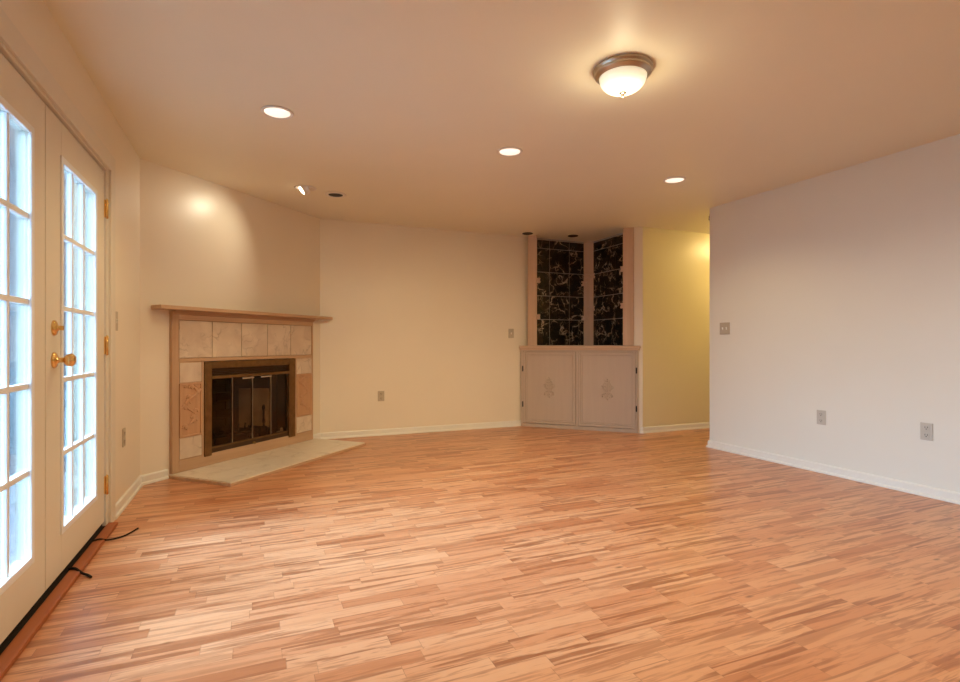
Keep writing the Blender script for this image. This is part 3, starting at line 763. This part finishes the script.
def switch(loc, rz, n, label, mat):
    o = thing('light_switch', loc, rz, label, 'light switch', 'light switches')
    plate_mesh(0.075 + 0.046 * (n - 1), 0.118).build('cover_plate', mat, o)
    for k in range(n):
        x = (k - (n - 1) / 2) * 0.046
        b = MB(); b.box(x - 0.006, x + 0.006, -0.0075, -0.006, -0.013, 0.013)
        b.prism([(x - 0.004, -0.006), (x + 0.004, -0.006), (x + 0.004, -0.016), (x - 0.004, -0.016)], 0.0, 0.009, bev=0.001); b.build('toggle', M['trim'], o)
    return o
switch((XR, 3.889, 1.207), R_RIGHT, 2, 'beige double light switch on the right wall near the hallway corner', M['plate'])
switch((3.028, YB, 1.190), R_BACK, 1, 'small beige light switch on the back wall left of the cabinet', M['plate'])
switch((XL, 3.885, 1.195), R_LEFT, 1, 'beige light switch on the left wall beside the far glass door', M['plate'])
b = MB(); b.box(-0.012, 0.012, -0.02, 0, -0.045, 0.045, bev=0.003); b.tube([(0, -0.02, 0.03), (0, -0.034, 0.02), (0, -0.036, -0.01), (0, -0.026, -0.02)], 0.005)
o = b.build('wall_bracket', M['oldbrass']); o.location = (XR + 0.03, YR, 2.345); o.rotation_euler = (0, 0, PI)
tag(o, 'tiny dark bracket high on the end of the right wall at the hallway', 'bracket')

# ------------------------------------------------------------------ ceiling lights (local z = 0 at the ceiling, downwards negative)
def spot_light(name, parent, loc, watts, col, size=2.4, blend=0.6, rot=(0, 0, 0), rad=0.06):
    ld = bpy.data.lights.new(name, 'SPOT'); ld.energy = watts; ld.color = col; ld.spot_size = size; ld.spot_blend = blend; ld.shadow_soft_size = rad
    lo = bpy.data.objects.new(name, ld); C.objects.link(lo); lo.parent = parent; lo.location = loc; lo.rotation_euler = rot
    return lo
LABELS = ['lit white recessed ceiling light at left, nearest the glass doors', 'lit white recessed ceiling light in the middle of the row of three', 'lit white recessed ceiling light at right, nearest the hallway']
def can_light(loc, label, watts):
    o = thing('recessed_light', loc, 0, label, 'ceiling light', 'recessed ceiling lights')
    b = MB(); b.lathe([(0.074, -0.0005), (0.092, -0.0005), (0.094, -0.004), (0.090, -0.008), (0.080, -0.009), (0.076, -0.006), (0.074, -0.003)], 48); b.build('trim_ring', M['ring'], o)
    b = MB(); b.lathe([(0, -0.012), (0.03, -0.0105), (0.06, -0.007), (0.0755, -0.003), (0.0755, -0.001), (0, -0.001)], 40, cap=False); b.build('lens', M['can_lens'], o)
    spot_light('recessed_lamp', o, (0, 0, -0.02), watts, WARM)
    return o
for x, y, lb, k in ((0.131, 3.400, LABELS[0], 1.5), (1.696, 3.437, LABELS[1], 1.7), (3.270, 3.489, LABELS[2], 0.7)): can_light((x, y, H), lb, CAN_W * k)
for x in (0.133, 1.704, 3.278): 
    o = can_light((x, 0.4, H), 'added lit recessed ceiling light in an unseen row behind the camera', CAN_FILL_W)  # unseen row of lamps added to brighten the room

def eyeball(loc, label, yaw, tilt, watts, cone, col=WARM):
    """gimbal ball in a ceiling ring; yaw turns the beam about z (0 = towards -x), tilt is from straight down"""
    e = thing('eyeball_light', loc, 0, label, 'ceiling light')
    b = MB(); b.lathe([(0.066, -0.0005), (0.094, -0.0005), (0.096, -0.003), (0.090, -0.006), (0.072, -0.007), (0.066, -0.004)], 40); b.build('trim_ring', M['ring'], e)
    aim = Matrix.Rotation(math.radians(yaw), 4, 'Z') @ Matrix.Rotation(math.radians(tilt), 4, 'Y'); T = Matrix.Translation((0, 0, 0.006))
    b = MB(); b.lathe([(0.066, 0.0), (0.066, -0.012), (0.060, -0.030), (0.054, -0.040), (0.048, -0.047), (0.045, -0.047), (0.044, -0.038), (0, -0.038)], 36, T @ aim, cap=False)
    b.build('swivel_ball', M['ring'], e)
    b = MB(); b.lathe([(0, -0.052), (0.02, -0.051), (0.035, -0.048), (0.0445, -0.043), (0.0445, -0.041), (0, -0.041)], 28, T @ aim, cap=False); b.build('bulb', M['eye_lens'], e)
    p = T @ aim @ Vector((0, 0, -0.082))
    spot_light('eyeball_lamp', e, p, watts, col, cone, 1.0, aim.to_euler(), 0.035)
eyeball((0.425, 4.955, H), 'lit eyeball spotlight in the ceiling aimed at the chimney wall', 3, 52, EYE_W, 1.75, (1.0, 0.90, 0.66))
eyeball((0.75, 0.9, H), 'added lit eyeball spotlight, unseen behind the camera, aimed at the fireplace', -98, 67, EYE_FILL_W, 0.95)  # fill lamp added out of view to brighten the fireplace side
eyeball((2.35, 0.9, H), 'added lit eyeball spotlight, unseen behind the camera, aimed at the corner cabinet', -92, 68, EYE_FILL_W, 0.85)  # second added fill lamp, lifts the back wall and cabinet
op = thing('open_recessed_light', (0.700, 5.055, H), 0, 'unlit recessed ceiling light with dark opening beside the eyeball spotlight', 'ceiling light')
b = MB(); b.lathe([(0.058, -0.0005), (0.094, -0.0005), (0.097, -0.004), (0.089, -0.011), (0.073, -0.012), (0.066, -0.008), (0.064, -0.004)], 40); b.build('trim_ring', M['ring'], op)
b = MB(); b.lathe([(0, -0.001), (0.0645, -0.001), (0.0645, -0.0078), (0.045, -0.0085), (0, -0.0085)], 36, cap=False); b.build('opening_shade_disc', M['slot'], op)  # flat black disc stands in for the shaded hollow, no hole is cut
for (x, y, lb) in ((3.160, 5.900, 'small unlit puck light in the ceiling above the left end of the corner cabinet'), (3.762, 5.800, 'small unlit puck light in the ceiling above the middle of the black marble niche')):
    o = thing('puck_light', (x, y, H), 0, lb, 'ceiling light', 'unlit puck lights above the cabinet')
    b = MB(); b.lathe([(0, -0.0005), (0.066, -0.0005), (0.068, -0.003), (0.064, -0.007), (0.05, -0.008), (0.05, -0.006), (0, -0.006)], 32, cap=False); b.build('housing', M['black_iron'], o)

def flush_light(name, loc, label, cat, bowlmat):
    o = thing(name, loc, 0, label, cat)
    b = MB(); b.lathe([(0.0, -0.0005), (0.144, -0.0005), (0.148, -0.006), (0.146, -0.014), (0.138, -0.019), (0.138, -0.023), (0.141, -0.028), (0.136, -0.034), (0.127, -0.038), (0.122, -0.046), (0.118, -0.046), (0.115, -0.034), (0, -0.034)], 64, cap=False)
    b.build('metal_pan', M['nickel'], o)
    prof = []
    for k in range(13):
        a = k / 12 * PI / 2
        prof.append((0.1165 * math.cos(a) ** 0.85 if k < 12 else 0.0, -0.043 - 0.078 * math.sin(a)))
    b = MB(); b.lathe(prof, 48, cap=False); b.build('glass_bowl', bowlmat, o)
    b = MB(); b.lathe([(0, -0.118), (0.017, -0.119), (0.019, -0.123), (0.012, -0.128), (0.007, -0.132), (0.010, -0.137), (0.006, -0.143), (0, -0.146)], 20, cap=False); b.build('finial', M['nickel'], o)
    return o
fl_ = flush_light('flush_ceiling_light', (1.712, 2.185, H), 'lit flush mount ceiling light with frosted glass bowl and brushed metal rim', 'ceiling light', M['bowl'])
spot_light('flush_lamp', fl_, (0, 0, -0.165), BOWL_W, (1.0, 0.84, 0.55), math.radians(172), 0.35, (0, 0, 0), 0.05)
gl_ = bpy.data.lights.new('bulb_glow', 'POINT'); gl_.energy = 1.6; gl_.color = (1.0, 0.86, 0.55); gl_.shadow_soft_size = 0.05
go_ = bpy.data.objects.new('bulb_glow', gl_); C.objects.link(go_); go_.parent = fl_; go_.location = (0, 0, -0.20)
flush_light('hallway_ceiling_light', (5.80, 4.50, H), 'lit flush ceiling light around the corner in the hallway', 'ceiling light', M['hall_bowl'])
